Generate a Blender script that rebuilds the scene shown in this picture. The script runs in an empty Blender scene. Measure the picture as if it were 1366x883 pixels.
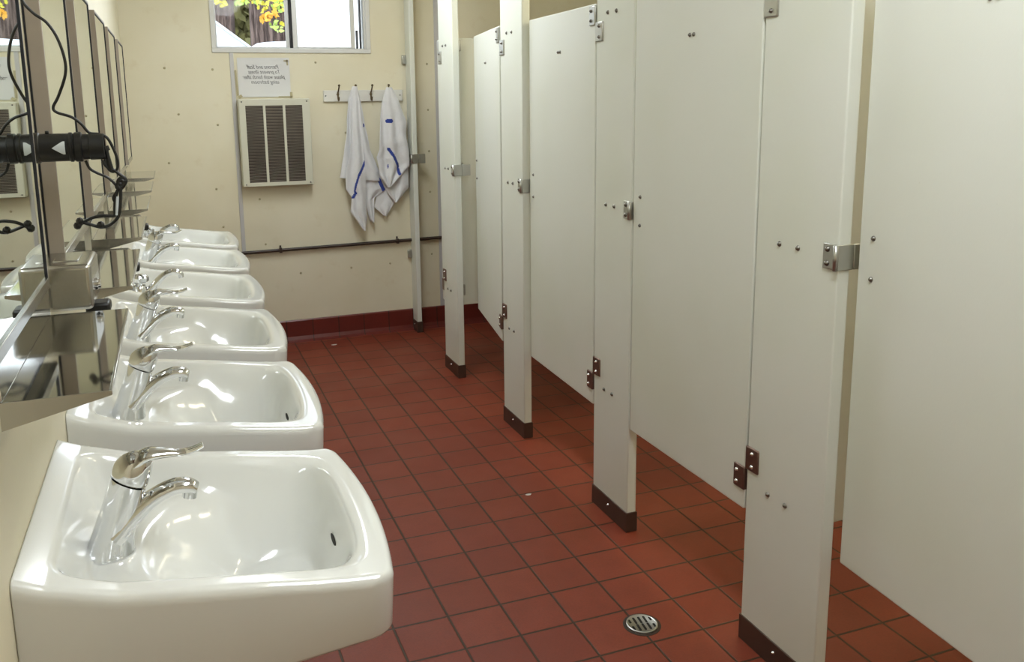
import bpy, bmesh, math, random
import numpy as np
from mathutils import Vector, Matrix, noise

# ------------------------------------------------------------------ scene basics
U = 0.16                       # one quarry tile (6 in + joint) in metres; all coordinates below are in tiles
SC = bpy.context.scene
COL = SC.collection
CAM = (-3.1156, -13.5482, 9.0863)
FPX, RX, RY, RZ = 1159.3, -0.1804, -0.0135, -0.3574

def cam_basis(rx, ry, rz):
    cx, sx, cy, sy, cz, sz = math.cos(rx), math.sin(rx), math.cos(ry), math.sin(ry), math.cos(rz), math.sin(rz)
    f = Vector((-sz*cx, cz*cx, sx)); r0 = Vector((cz, sz, 0)); u0 = r0.cross(f)
    return r0*cy+u0*sy, -r0*sy+u0*cy, f

cr, cu, cf = cam_basis(RX, RY, RZ)
cd = bpy.data.cameras.new('camera')
cam = bpy.data.objects.new('camera', cd); COL.objects.link(cam)
cam.matrix_world = Matrix(((cr.x, cu.x, -cf.x, CAM[0]*U), (cr.y, cu.y, -cf.y, CAM[1]*U), (cr.z, cu.z, -cf.z, CAM[2]*U), (0, 0, 0, 1)))
cd.sensor_fit = 'HORIZONTAL'; cd.sensor_width = 36.0
cd.lens = FPX/1366*36.0
cd.shift_x = 25.8/1366; cd.shift_y = -98.1/1366
cd.clip_start = 0.02; cd.clip_end = 200
SC.camera = cam

SC.view_settings.view_transform = 'Standard'
SC.view_settings.look = 'None'
SC.view_settings.gamma = 1.0
SC.view_settings.use_curve_mapping = False
SC.view_settings.exposure = 1.38

SKY_STRENGTH = 1.6
LAMP_STRENGTH = 8.0
w = bpy.data.worlds.new('sky'); SC.world = w; w.use_nodes = True
bg = w.node_tree.nodes['Background']
bg.inputs[0].default_value = (0.80, 0.90, 1.0, 1); bg.inputs[1].default_value = SKY_STRENGTH

# ------------------------------------------------------------------ node helpers
class NT:
    def __init__(s, name):
        s.m = bpy.data.materials.new(name); s.m.use_nodes = True
        s.t = s.m.node_tree; s.b = s.t.nodes['Principled BSDF']; s.out = s.t.nodes['Material Output']
    def n(s, typ, **kw):
        d = s.t.nodes.new(typ)
        for k, v in kw.items(): setattr(d, k, v)
        return d
    def l(s, a, b): s.t.links.new(a, b)
    def put(s, sock, v):
        if isinstance(v, bpy.types.NodeSocket): s.l(v, sock)
        elif isinstance(v, tuple) and len(v) == 3 and sock.type == 'RGBA': sock.default_value = (*v, 1)
        else: sock.default_value = v
    def math(s, op, a, b=None, c=None):
        d = s.n('ShaderNodeMath', operation=op)
        s.put(d.inputs[0], a)
        if b is not None: s.put(d.inputs[1], b)
        if c is not None: s.put(d.inputs[2], c)
        return d.outputs[0]
    def mix(s, f, a, b):
        d = s.n('ShaderNodeMix', data_type='RGBA')
        s.put(d.inputs[0], f); s.put(d.inputs[6], a); s.put(d.inputs[7], b)
        return d.outputs[2]
    def noise(s, scale, vec=None, detail=3, rough=0.5):
        d = s.n('ShaderNodeTexNoise'); d.inputs['Scale'].default_value = scale
        d.inputs['Detail'].default_value = detail; d.inputs['Roughness'].default_value = rough
        if vec: s.l(vec, d.inputs['Vector'])
        return d.outputs['Fac']
    def ramp(s, v, a, b, ca=0.0, cb=1.0):
        d = s.n('ShaderNodeMapRange'); d.interpolation_type = 'SMOOTHSTEP'
        s.put(d.inputs['Value'], v); s.put(d.inputs['From Min'], a); s.put(d.inputs['From Max'], b)
        s.put(d.inputs['To Min'], ca); s.put(d.inputs['To Max'], cb)
        return d.outputs['Result']
    def obj(s): return s.n('ShaderNodeTexCoord').outputs['Object']
    def xyz(s, v):
        d = s.n('ShaderNodeSeparateXYZ'); s.l(v, d.inputs[0]); return d.outputs
    def bump(s, h, strength=0.2, dist=0.01):
        d = s.n('ShaderNodeBump'); d.inputs['Strength'].default_value = strength; d.inputs['Distance'].default_value = dist
        s.l(h, d.inputs['Height']); s.l(d.outputs[0], s.b.inputs['Normal'])
    def set(s, **kw):
        for k, v in kw.items(): s.put(s.b.inputs[k.replace('_', ' ')], v)

def plain(name, col, rough=0.5, metal=0.0, var=0.06, vscale=12, coat=0.0, spec=0.5, bump=0.0):
    t = NT(name); o = t.obj(); f = t.noise(vscale, o)
    c2 = tuple(max(0, c*(1-2*var)) for c in col)
    t.set(Base_Color=t.mix(f, col, c2), Roughness=rough, Metallic=metal, Coat_Weight=coat, Specular_IOR_Level=spec)
    if bump: t.bump(t.noise(vscale*6, o), bump, 0.002)
    return t.m

M = {}
M['porcelain'] = plain('porcelain', (0.80, 0.81, 0.79), 0.12, var=0.01, coat=0.6)
M['chrome'] = plain('chrome', (0.78, 0.79, 0.80), 0.07, 1.0, var=0.03)
M['screw'] = plain('screw steel', (0.26, 0.25, 0.23), 0.3, 1.0, var=0.1)
M['hinge'] = plain('satin hinge steel', (0.55, 0.55, 0.52), 0.35, 1.0, var=0.1, vscale=30)
M['hinge_dark'] = plain('brown tarnished steel', (0.26, 0.17, 0.14), 0.4, 0.8, var=0.15, vscale=30)
M['black'] = plain('black plastic', (0.006, 0.006, 0.006), 0.42, var=0.1)
M['gasket'] = plain('black gasket and shadow gap', (0.01, 0.01, 0.015), 0.6, var=0.1)  # also colours the shadow gap behind the mirror frames
M['rack'] = plain('white painted wood', (0.78, 0.77, 0.72), 0.4, var=0.05, vscale=20)
M['brass'] = plain('aged brass', (0.20, 0.15, 0.09), 0.35, 1.0, var=0.1)
M['alu'] = plain('window aluminium', (0.62, 0.62, 0.60), 0.45, 0.5, var=0.05)
M['trimwhite'] = plain('white trim', (0.72, 0.72, 0.70), 0.4, var=0.04)
M['batten'] = plain('grey batten', (0.58, 0.57, 0.57), 0.45, var=0.05)
M['pipe'] = plain('dark brown pipe', (0.055, 0.032, 0.022), 0.4, var=0.3, vscale=20)
M['heater'] = plain('heater enamel', (0.66, 0.65, 0.54), 0.4, var=0.04)
M['paper'] = plain('paper', (0.74, 0.74, 0.74), 0.8, var=0.03)
M['ink'] = plain('ink', (0.10, 0.10, 0.11), 0.8, var=0.1)
M['tape'] = plain('old tape', (0.52, 0.46, 0.28), 0.5, var=0.15, vscale=60)
M['ceiling'] = plain('ceiling paint', (0.78, 0.77, 0.72), 0.8, var=0.03)
M['whitemark'] = plain('white mark', (0.60, 0.64, 0.66), 0.5, var=0.05)
M['shoe'] = plain('brown shoe cover', (0.105, 0.062, 0.045), 0.38, 0.35, var=0.2, vscale=20)
M['hole'] = plain('dark hole', (0.006, 0.005, 0.004), 0.7, var=0.1)
M['copperdark'] = plain('rust stain', (0.25, 0.14, 0.05), 0.7, var=0.2, vscale=40)

def mat_partition():
    t = NT('partition plastic'); o = t.obj()
    a = t.noise(2.0, o, 2); b = t.noise(180, o, 2)
    c = t.mix(t.ramp(a, .35, .7), (0.755, 0.77, 0.715), (0.72, 0.74, 0.655))
    # scuffs
    s1 = t.noise(30, o, 4, .7)
    c = t.mix(t.ramp(s1, .70, .82, 0, .25), c, (0.45, 0.40, 0.32))
    t.set(Base_Color=c, Roughness=0.42, Specular_IOR_Level=0.4)
    t.set(Subsurface_Weight=0.0)
    t.bump(b, .12, .001)
    return t.m
M['partition'] = mat_partition()

def mat_steel(name, col, r, aniso_axis=1):
    t = NT(name); o = t.obj()
    mp = t.n('ShaderNodeMapping'); t.l(o, mp.inputs[0])
    sc = [220, 220, 220]; sc[aniso_axis] = 6; mp.inputs['Scale'].default_value = sc
    f = t.noise(1.0, mp.outputs[0], 2)
    g = t.noise(9, o, 3)
    t.set(Base_Color=t.mix(g, col, tuple(c*.85 for c in col)), Metallic=1.0, Roughness=t.ramp(f, .3, .7, r*.95, r*1.06))
    return t.m
M['steel'] = mat_steel('brushed stainless', (0.50, 0.49, 0.46), 0.24)
M['steel_shelf'] = mat_steel('polished stainless', (0.55, 0.55, 0.52), 0.06)
M['frame_steel'] = plain('mirror channel', (0.40, 0.35, 0.30), 0.4, 0.35, var=.08, vscale=25)

def mat_mirror():
    t = NT('mirror glass'); o = t.obj()
    f = t.noise(14, o, 2)
    t.set(Base_Color=t.mix(f, (0.80, 0.87, 0.79), (0.77, 0.84, 0.77)), Metallic=1.0, Roughness=0.015)
    return t.m
M['mirror'] = mat_mirror()

def mat_wall():
    t = NT('cream wall panel'); o = t.obj()
    a = t.noise(1.3, o, 4, .6); b = t.noise(7, o, 4, .65); fine = t.noise(90, o, 2)
    c = t.mix(t.ramp(a, .3, .7), (0.80, 0.755, 0.60), (0.74, 0.685, 0.51))
    c = t.mix(t.ramp(b, .58, .8, 0, .35), c, (0.60, 0.50, 0.30))
    t.set(Base_Color=c, Roughness=0.38, Specular_IOR_Level=0.35)
    t.bump(fine, .15, .0015)
    return t.m
M['wall'] = mat_wall()

def tile_nodes(t, ux, uy, gw, base, var, grout, rough):
    fx = t.math('ABSOLUTE', t.math('SUBTRACT', t.math('FRACT', t.math('ADD', ux, .5)), .5))
    fy = t.math('ABSOLUTE', t.math('SUBTRACT', t.math('FRACT', t.math('ADD', uy, .5)), .5))
    d = t.math('MINIMUM', fx, fy)
    o = t.obj()
    wob = t.math('MULTIPLY', t.math('SUBTRACT', t.noise(60, o, 3), .5), .012)
    g = t.ramp(t.math('ADD', d, wob), gw*.55, gw*1.3)          # 0 in grout, 1 in tile
    cx = t.n('ShaderNodeCombineXYZ'); t.l(t.math('FLOOR', ux), cx.inputs[0]); t.l(t.math('FLOOR', uy), cx.inputs[1])
    wn = t.n('ShaderNodeTexWhiteNoise'); t.l(cx.outputs[0], wn.inputs['Vector'])
    c = t.mix(wn.outputs['Value'], base, var)
    c = t.mix(t.ramp(t.noise(9, o, 5, .7), .35, .75, 0, .5), c, tuple(v*.72 for v in base))
    c = t.mix(t.ramp(t.noise(160, o, 3, .7), .4, .7, 0, .35), c, tuple(v*.6 for v in base))
    c = t.mix(g, grout, c)
    return c, g, o

def mat_floor():
    t = NT('red quarry tile floor'); xy = t.xyz(t.obj())
    ux = t.math('DIVIDE', xy[0], U); uy = t.math('DIVIDE', xy[1], U)
    c, g, o = tile_nodes(t, ux, uy, .022, (0.250, 0.050, 0.024), (0.200, 0.038, 0.020), (0.050, 0.025, 0.012), .4)
    big = t.noise(2.2, o, 3)
    t.set(Base_Color=c, Roughness=t.ramp(big, .3, .7, .36, .52), Specular_IOR_Level=0.35)
    h = t.math('ADD', g, t.math('MULTIPLY', t.noise(70, o, 3), .12))
    t.bump(h, .55, .002)
    return t.m
M['floor'] = mat_floor()

def mat_base(axis, off):
    t = NT('red cove base tile'); xyz = t.xyz(t.obj())
    ux = t.math('ADD', t.math('DIVIDE', xyz[axis], U), off)
    c, g, o = tile_nodes(t, ux, t.math('ADD', t.math('MULTIPLY', xyz[2], .001), .5), .02, (0.17, 0.028, 0.020), (0.13, 0.022, 0.017), (0.05, 0.022, 0.016), .3)
    t.set(Base_Color=c, Roughness=.28, Specular_IOR_Level=.4)
    t.bump(g, .4, .002)
    return t.m
M['base_x'] = mat_base(0, 0.25)
M['base_y'] = mat_base(1, 0.0)

def mat_grille():
    t = NT('louvre mesh'); xyz = t.xyz(t.obj())
    s = t.math('FRACT', t.math('MULTIPLY', xyz[2], 1/0.0085))
    d = t.ramp(t.math('ABSOLUTE', t.math('SUBTRACT', s, .5)), .15, .4)
    b = t.noise(14, t.obj(), 3)
    c = t.mix(d, (0.03, 0.022, 0.018), t.mix(b, (0.42, 0.38, 0.31), (0.28, 0.22, 0.17)))
    t.set(Base_Color=c, Roughness=.5, Metallic=.3)
    t.bump(d, .6, .003)
    return t.m
M['grille'] = mat_grille()

def mat_towel(name, col):
    t = NT(name); o = t.obj()
    t.set(Base_Color=t.mix(t.noise(60, o, 3), col, tuple(c*.9 for c in col)), Roughness=.95, Sheen_Weight=.3)
    t.bump(t.noise(260, o, 3), .5, .003)
    return t.m
M['towel'] = mat_towel('white terry', (0.80, 0.80, 0.82))
M['stripe'] = mat_towel('blue stripe', (0.03, 0.06, 0.32))

def mat_glass():
    t = NT('clear glass'); t.t.nodes.remove(t.b)
    tr = t.n('ShaderNodeBsdfTransparent'); gl = t.n('ShaderNodeBsdfGlossy'); gl.inputs['Roughness'].default_value = .02
    lw = t.n('ShaderNodeLayerWeight'); lw.inputs[0].default_value = .15
    mx = t.n('ShaderNodeMixShader'); t.l(lw.outputs['Fresnel'], mx.inputs[0]); t.l(tr.outputs[0], mx.inputs[1]); t.l(gl.outputs[0], mx.inputs[2])
    t.l(mx.outputs[0], t.out.inputs[0]); return t.m
M['glass'] = mat_glass()

def mat_frost():
    t = NT('frosted glass'); t.t.nodes.remove(t.b)
    a = t.n('ShaderNodeBsdfTranslucent'); a.inputs[0].default_value = (.97, .97, .97, 1)
    b = t.n('ShaderNodeBsdfTransparent'); b.inputs[0].default_value = (.97, .98, 1, 1)
    mx = t.n('ShaderNodeMixShader'); f = t.ramp(t.noise(150, t.obj(), 2), .2, .8, .75, .9)
    t.l(f, mx.inputs[0]); t.l(b.outputs[0], mx.inputs[1]); t.l(a.outputs[0], mx.inputs[2])
    t.l(mx.outputs[0], t.out.inputs[0]); return t.m
M['frost'] = mat_frost()

def mat_emit(name, col, s):
    t = NT(name); t.t.nodes.remove(t.b)
    e = t.n('ShaderNodeEmission'); e.inputs[0].default_value = (*col, 1); e.inputs[1].default_value = s
    t.l(e.outputs[0], t.out.inputs[0]); return t.m
M['lamp'] = mat_emit('fluorescent diffuser', (0.93, 0.98, 1.0), LAMP_STRENGTH)
M['lamp_fill'] = mat_emit('warm stall fill', (1.0, 0.90, 0.64), 6.0)  # glow of the unseen fill added over the stalls

def mat_bark():
    t = NT('tree bark'); o = t.obj()
    mp = t.n('ShaderNodeMapping'); t.l(o, mp.inputs[0]); mp.inputs['Scale'].default_value = (9, 9, .9)
    f = t.noise(1.5, mp.outputs[0], 5, .7)
    t.set(Base_Color=t.mix(t.ramp(f, .4, .62), (0.035, 0.02, 0.015), (0.17, 0.12, 0.10)), Roughness=.9)
    t.bump(f, .8, .05); return t.m
M['bark'] = mat_bark()
M['leaf_y'] = plain('yellow leaf', (0.62, 0.55, 0.05), .6, var=.15, vscale=8)
M['leaf_o'] = plain('orange leaf', (0.80, 0.42, 0.05), .6, var=.15, vscale=8)
M['leaf_g'] = plain('green leaf', (0.42, 0.60, 0.12), .6, var=.15, vscale=8)
M['shrub'] = plain('dark olive leaves', (0.13, 0.12, 0.03), .8, var=.3, vscale=3)
M['tent'] = plain('white canvas', (0.80, 0.86, 0.92), .7, var=.03)
M['earth'] = plain('forest ground', (0.22, 0.17, 0.11), .9, var=.2, vscale=2)
M['scrap'] = plain('paper scrap', (0.75, 0.72, 0.68), .8, var=.1)

# ------------------------------------------------------------------ mesh helpers
class MB:
    def __init__(s): s.v = []; s.f = []; s.mi = []
    def _add(s, vs, fs, mi=0):
        k = len(s.v); s.v += [tuple(p) for p in vs]; s.f += [tuple(i+k for i in f) for f in fs]; s.mi += [mi]*len(fs); return s
    def box(s, x0, x1, y0, y1, z0, z1, mi=0):
        if x1 < x0: x0, x1 = x1, x0
        if y1 < y0: y0, y1 = y1, y0
        if z1 < z0: z0, z1 = z1, z0
        vs = [(x, y, z) for x in (x0, x1) for y in (y0, y1) for z in (z0, z1)]
        return s._add(vs, [(0, 1, 3, 2), (4, 6, 7, 5), (0, 4, 5, 1), (2, 3, 7, 6), (0, 2, 6, 4), (1, 5, 7, 3)], mi)
    def prism(s, pts, axis, a, b, mi=0):
        """pts: 2-D outline in the two remaining axes, extruded along axis from a to b"""
        def mk(p, h):
            return [(h, p[0], p[1]), (p[0], h, p[1]), (p[0], p[1], h)][axis]
        n = len(pts); vs = [mk(p, a) for p in pts]+[mk(p, b) for p in pts]
        fs = [tuple(range(n)), tuple(range(2*n-1, n-1, -1))]+[(i, i+n, (i+1) % n+n, (i+1) % n) for i in range(n)]
        return s._add(vs, fs, mi)
    def rings(s, rings, cap=True, mi=0, closed=True):
        n = len(rings[0]); vs = [p for r in rings for p in r]; fs = []
        for i in range(len(rings)-1):
            for j in range(n if closed else n-1):
                a = i*n+j; b = i*n+(j+1) % n
                fs.append((a, b, b+n, a+n))
        if cap: fs += [tuple(reversed(range(n))), tuple(range((len(rings)-1)*n, len(rings)*n))]
        return s._add(vs, fs, mi)
    def tube(s, pts, r, seg=10, mi=0, flat=None, cap=True):
        pts = [Vector(p) for p in pts]; n = len(pts)
        rs = r if isinstance(r, (list, tuple)) else [r]*n
        prev = None; out = []
        for i, p in enumerate(pts):
            t = (pts[min(i+1, n-1)]-pts[max(i-1, 0)]).normalized()
            if prev is None:
                a = Vector((0, 1, 0)) if abs(t.y) < .8 else Vector((1, 0, 0))
            else: a = prev
            a = (a-t*a.dot(t)).normalized(); prev = a; b = t.cross(a)
            ra = rs[i][0] if isinstance(rs[i], tuple) else rs[i]
            rb = rs[i][1] if isinstance(rs[i], tuple) else rs[i]
            out.append([p+a*(ra*math.cos(q))+b*(rb*math.sin(q)) for q in [2*math.pi*k/seg for k in range(seg)]])
        return s.rings(out, cap, mi)
    def cyl(s, p, q, r, seg=20, mi=0): return s.tube([p, q], r, seg, mi)
    def lathe(s, p, axis, prof, seg=24, mi=0):
        """prof: list of (distance along axis, radius)"""
        p = Vector(p); t = Vector(axis).normalized()
        a = Vector((0, 1, 0)) if abs(t.y) < .8 else Vector((1, 0, 0)); a = (a-t*a.dot(t)).normalized(); b = t.cross(a)
        return s.rings([[p+t*d+a*(r*math.cos(q))+b*(r*math.sin(q)) for q in [2*math.pi*k/seg for k in range(seg)]] for d, r in prof], True, mi)
    def build(s, name, mats, parent=None, smooth=False, bevel=0, origin=(0, 0, 0), rot=0, seg=2):
        me = bpy.data.meshes.new(name)
        me.from_pydata([(x*U, y*U, z*U) for x, y, z in s.v], [], s.f)
        if not isinstance(mats, (list, tuple)): mats = [mats]
        for m in mats: me.materials.append(M[m] if isinstance(m, str) else m)
        for p, i in zip(me.polygons, s.mi): p.material_index = i; p.use_smooth = bool(smooth)
        bm = bmesh.new(); bm.from_mesh(me); bmesh.ops.recalc_face_normals(bm, faces=bm.faces); bm.to_mesh(me); bm.free()
        o = bpy.data.objects.new(name, me); COL.objects.link(o)
        o.location = [c*U for c in origin]; o.rotation_euler = (0, 0, rot)
        if parent: o.parent = parent
        if bevel:
            b = o.modifiers.new('bevel', 'BEVEL'); b.width = bevel*U; b.segments = seg; b.limit_method = 'ANGLE'; b.angle_limit = math.radians(40)
            b.harden_normals = False
            for p in me.polygons: p.use_smooth = True
            try: me.set_sharp_from_angle(angle=math.radians(35))
            except Exception: pass
        elif smooth == 'auto':
            for p in me.polygons: p.use_smooth = True
            try: me.set_sharp_from_angle(angle=math.radians(35))
            except Exception: pass
        return o

def spline(P, n=8):
    """Catmull-Rom through points of any dimension"""
    P = [np.array(p, float) for p in P]; Q = [2*P[0]-P[1]]+P+[2*P[-1]-P[-2]]; out = []
    for i in range(1, len(Q)-2):
        for k in range(n):
            t = k/n; a, b, c, d = Q[i-1], Q[i], Q[i+1], Q[i+2]
            out.append(.5*((2*b)+(-a+c)*t+(2*a-5*b+4*c-d)*t*t+(-a+3*b-3*c+d)*t**3))
    out.append(P[-1]); return [tuple(p) for p in out]

def tag(o, label=None, cat=None, group=None, kind=None):
    if label: o['label'] = label
    if cat: o['category'] = cat
    if group: o['group'] = group
    if kind: o['kind'] = kind
    return o
def empty(name, loc, rot=0):
    o = bpy.data.objects.new(name, None); COL.objects.link(o); o.empty_display_size = .05
    o.location = [c*U for c in loc]; o.rotation_euler = (0, 0, rot); return o
def struct(o): o['kind'] = 'structure'; return o
def copy_tree(o, parent=None):
    c = o.copy(); COL.objects.link(c)
    if parent: c.parent = parent
    for ch in list(o.children): copy_tree(ch, c)
    return c
def sst(a, b, x):
    t = max(0, min(1, (x-a)/(b-a))); return t*t*(3-2*t)

# left wall frame: t = distance from the camera's line to the right, s = along the wall
AL = 0.008
LE = Vector((math.sin(AL), math.cos(AL), 0)); LN = Vector((math.cos(AL), -math.sin(AL), 0))
def L(t, s, z): return (CAM[0]+t*LN.x+s*LE.x, CAM[1]+t*LN.y+s*LE.y, z)
LR = -AL
TW, TM = -1.40, -1.20         # wall face, mirror glass face

# ------------------------------------------------------------------ room shell
YB, XR, YF, ZC = 19.5, 14.8, -19.0, 15.6
f = MB(); f.box(-7, XR+1, YF-1, YB+1, -1, 0); struct(f.build('floor', 'floor'))
f = MB(); f.box(-7, XR+1, YF-1, YB+1, ZC, ZC+.6); struct(f.build('ceiling', 'ceiling'))
WX0, WX1, WZ0, WZ1 = -1.18, 4.33, 10.93, 14.2
f = MB(); f.box(-7, WX0, YB, YB+1, -.5, ZC+.2); f.box(WX1, XR+1, YB, YB+1, -.5, ZC+.2); f.box(WX0, WX1, YB, YB+1, -.5, WZ0); f.box(WX0, WX1, YB, YB+1, WZ1, ZC+.2)
wall_back = struct(f.build('wall_back', 'wall'))
f = MB(); f.box(XR, XR+1, YF-1, YB+1, -.5, ZC+.2); struct(f.build('wall_right', 'wall'))
f = MB(); f.box(-7, XR+1, YF-1, YF, -.5, ZC+.2); struct(f.build('wall_front', 'wall'))
f = MB(); f.box(TW-.9, TW, -7, 34, -.5, ZC+.2); wall_left = struct(f.build('wall_left', 'wall', origin=L(0, 0, 0), rot=LR))
# rivets holding the wall panels (each a small head)
for (x, z) in [(-2.9, 10.3), (-2.55, 8.7), (-1.3, 10.25), (-1.45, 6.0), (-3.0, 7.0), (-1.25, 8.3), (-1.3, 4.6), (.05, 5.55),
               (0.17, 3.85), (1.4, 2.65), (3.35, 2.7), (4.9, 2.75), (2.35, 10.5), (3.35, 7.9), (6.62, 10.45), (6.62, 8.7), (6.62, 7.1), (6.62, 5.5), (6.62, 3.0)]:
    f = MB(); f.lathe((x, YB+.01, z), (0, -1, 0), [(0, .045), (.02, .04), (.035, .02)], 12)
    f.build('rivet', 'tape', wall_back, smooth=True)
# cove base tiles
f = MB(); f.prism([(YB, 0), (YB, .84), (YB-.05, .84), (YB-.08, .8), (YB-.08, .2), (YB-.13, .07), (YB-.24, 0)], 0, -5.2, XR)
struct(f.build('baseboard_back', 'base_x'))
f = MB(); f.prism([(XR, 0), (XR, .84), (XR-.05, .84), (XR-.08, .8), (XR-.08, .2), (XR-.13, .07), (XR-.24, 0)], 1, YF, YB-.05)
struct(f.build('baseboard_right', 'base_y'))
f = MB(); f.prism([(TW, 0), (TW, .84), (TW+.05, .84), (TW+.08, .8), (TW+.08, .2), (TW+.13, .07), (TW+.24, 0)], 1, -5.5, 33.0)
struct(f.build('baseboard_left', 'base_y', origin=L(0, 0, 0), rot=LR))
# panel battens
f = MB(); f.box(-.70, -.56, YB-.03, YB+.01, .84, WZ0-.1); struct(f.build('trim_1', 'batten', bevel=.01))
f = MB(); f.box(6.93, 7.12, YB-.03, YB+.01, .84, ZC); struct(f.build('trim_2', 'batten', bevel=.01))

f = MB(); f.box(TW, TW+.045, 5.0, 29.6, 7.32, 10.95); struct(f.build('trim_3', 'wall', origin=L(0, 0, 0), rot=LR, bevel=.01))

# window
wr = struct(empty('window_1', (1.5, YB, WZ0)))
def wpart(name, mb, mat, bev=.015):
    mb.v = [(x-1.5, y-YB, z-WZ0) for x, y, z in mb.v]; return mb.build(name, mat, wr, bevel=bev)
f = MB(); o_ = .10
f.box(WX0-o_, WX1+o_, YB-.05, YB+.02, WZ0-o_, WZ0+.05); f.box(WX0-o_, WX0+.06, YB-.05, YB+.02, WZ0+.05, WZ1+.1); f.box(WX1-.06, WX1+o_, YB-.05, YB+.02, WZ0+.05, WZ1+.1)
f.box(WX0-o_, WX1+o_, YB-.05, YB+.02, WZ1, WZ1+.12)
wpart('casing', f, 'trimwhite')
f = MB()
f.box(WX0+.02, WX0+.10, YB+.02, YB+.5, WZ0, WZ1); f.box(WX1-.14, WX1-.02, YB+.02, YB+.5, WZ0, WZ1); f.box(WX0, WX1, YB+.02, YB+.5, WZ0, WZ0+.08); f.box(WX0, WX1, YB+.02, YB+.5, WZ1-.1, WZ1)
wpart('window_frame', f, 'alu')
f = MB()
f.box(1.36, 1.50, YB+.28, YB+.36, WZ0+.08, WZ1-.1); f.box(WX0+.1, 1.4, YB+.28, YB+.36, WZ0+.08, WZ0+.13)
wpart('fixed_sash', f, 'alu')
f = MB()
f.box(1.58, 1.76, YB+.12, YB+.2, WZ0+.08, WZ1-.1); f.box(3.72, 3.88, YB+.12, YB+.2, WZ0+.08, WZ1-.1); f.box(1.76, 3.72, YB+.12, YB+.2, WZ0+.08, WZ0+.13)
wpart('sliding_sash', f, 'alu')
f = MB(); f.box(1.50, 1.58, YB+.1, YB+.4, WZ0+.08, WZ1-.1); wpart('weather_strip', f, 'gasket', 0)
f = MB(); f.box(3.94, 4.0, YB+.14, YB+.3, WZ0+.05, WZ0+.75); f.box(4.08, 4.12, YB+.1, YB+.3, WZ0+.05, WZ1-.1); wpart('latch_strip', f, 'gasket', 0)
f = MB(); f.box(WX0+.1, 1.4, YB+.31, YB+.33, WZ0+.1, WZ1-.1); wpart('clear_pane', f, 'glass', 0)
f = MB(); f.box(1.74, 3.75, YB+.15, YB+.17, WZ0+.1, WZ1-.1); wpart('frosted_pane', f, 'frost', 0)
f = MB(); f.box(3.86, 4.2, YB+.41, YB+.43, WZ0+.1, WZ1-.1); wpart('side_pane', f, 'frost', 0)

# ------------------------------------------------------------------ ceiling lamps and an added fill lamp over the stalls
for i, (x, y, lx, ly, lab) in enumerate([(1.7, 10.5, .9, 3.8, 'white fluorescent ceiling lamp over the far sinks'),
                                         (1.4, -9.0, .9, 3.8, 'white fluorescent ceiling lamp over the nearest sinks'),
                                         (10.5, 0.5, .7, 8.0, 'added warm fill lamp above the toilet stalls')]):  # last entry is an added fill that brightens the stall interiors
    r = tag(empty('ceiling_lamp', (x, y, ZC)), lab, 'ceiling lamp')
    f = MB(); f.box(-lx, lx, -ly, ly, -.22, 0); f.build('housing', 'trimwhite', r, bevel=.03)
    f = MB(); f.prism([(-lx*.9, -.2), (-lx*.78, -.5), (lx*.78, -.5), (lx*.9, -.2)], 1, -ly*.96, ly*.96); f.build('diffuser', 'lamp' if i < 2 else 'lamp_fill', r)

# ------------------------------------------------------------------ toilet partitions
PX = 5.45; TH = 0.22; ZD0, ZD1 = 2.32, 11.0
def screw(p, axis, parent, mat='screw', r=.035):
    f = MB(); f.lathe(p, axis, [(-.005, r*1.25), (.008, r*1.2), (.02, r*.95), (.035, r*.55), (.04, .004)], 14)
    return f.build('screw', mat, parent, smooth=True)
def pilaster(y1, y0, lab, z1=ZC-.02, keeper=True, hinges=True, panel=True):
    r = tag(empty('pilaster', (PX if hinges else PX+.31, y1, 0)), lab, 'partition post', 'pilasters of the toilet stalls')
    w_ = y1-y0; TH = 0.22 if hinges else .19
    f = MB(); f.box(0, TH, -w_, 0, .05, z1); f.build('post', 'partition', r, bevel=.025, seg=3)
    f = MB(); f.box(-.022, TH+.022, -w_-.022, .022, 0, .44); sh = f.build('shoe', 'shoe', r, bevel=.01); sh['label'] = 'brown metal shoe cover'
    screw((-.022, -w_*.5, .28), (-1, 0, 0), sh, 'chrome', .025)
    if panel:
        for z in (10.77, 6.88, 2.84):
            for dy in (-.33*w_/1.0*1.0, -.55*w_/1.0): screw((0, (-.45 if dy > -.34*w_ else -.82)*w_/1.6-.05, z), (-1, 0, 0), r)
    if hinges:
        for z, m, in ((10.42, 'hinge'), (3.26, 'hinge_dark')):
            h = MB(); h.box(-.03, TH+.03, -.30, .02, z-.2, z+.2); hp = h.build('hinge_plate', m, r, bevel=.02)
            for dz in (-.11, .11): screw((-.03, -.16, z+dz), (-1, 0, 0), hp, 'chrome' if m != 'hinge' else 'screw', .03)
    else:
        for z in (10.6, 3.1):
            h = MB(); h.box(-.16, 0, -.14, .0, z-.16, z+.16); h.build('wall_bracket', 'hinge', r, bevel=.02)
    if keeper:
        h = MB(); h.box(-.03, 0, -w_, -w_+.27, 6.69, 7.05); h.box(-.03, TH+.03, -w_-.03, -w_, 6.69, 7.05); h.box(TH+.03, TH+.30, -w_-.03, -w_, 6.69, 7.05)
        hp = h.build('latch_keeper', 'hinge', r, bevel=.012)
        h = MB(); h.cyl((-.055, -w_-.01, 6.69), (-.055, -w_-.01, 7.05), .035, 12); h.build('keeper_rim', 'hinge', hp, smooth=True)
        for dz in (-.1, .1): screw((-.03, -w_+.18, 6.87+dz), (-1, 0, 0), hp)
    return r
PL = [(19.48, 18.80), (14.15, 12.72), (8.60, 7.10), (3.05, 1.50), (-2.42, -4.2), (-8.15, -9.7)]
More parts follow.
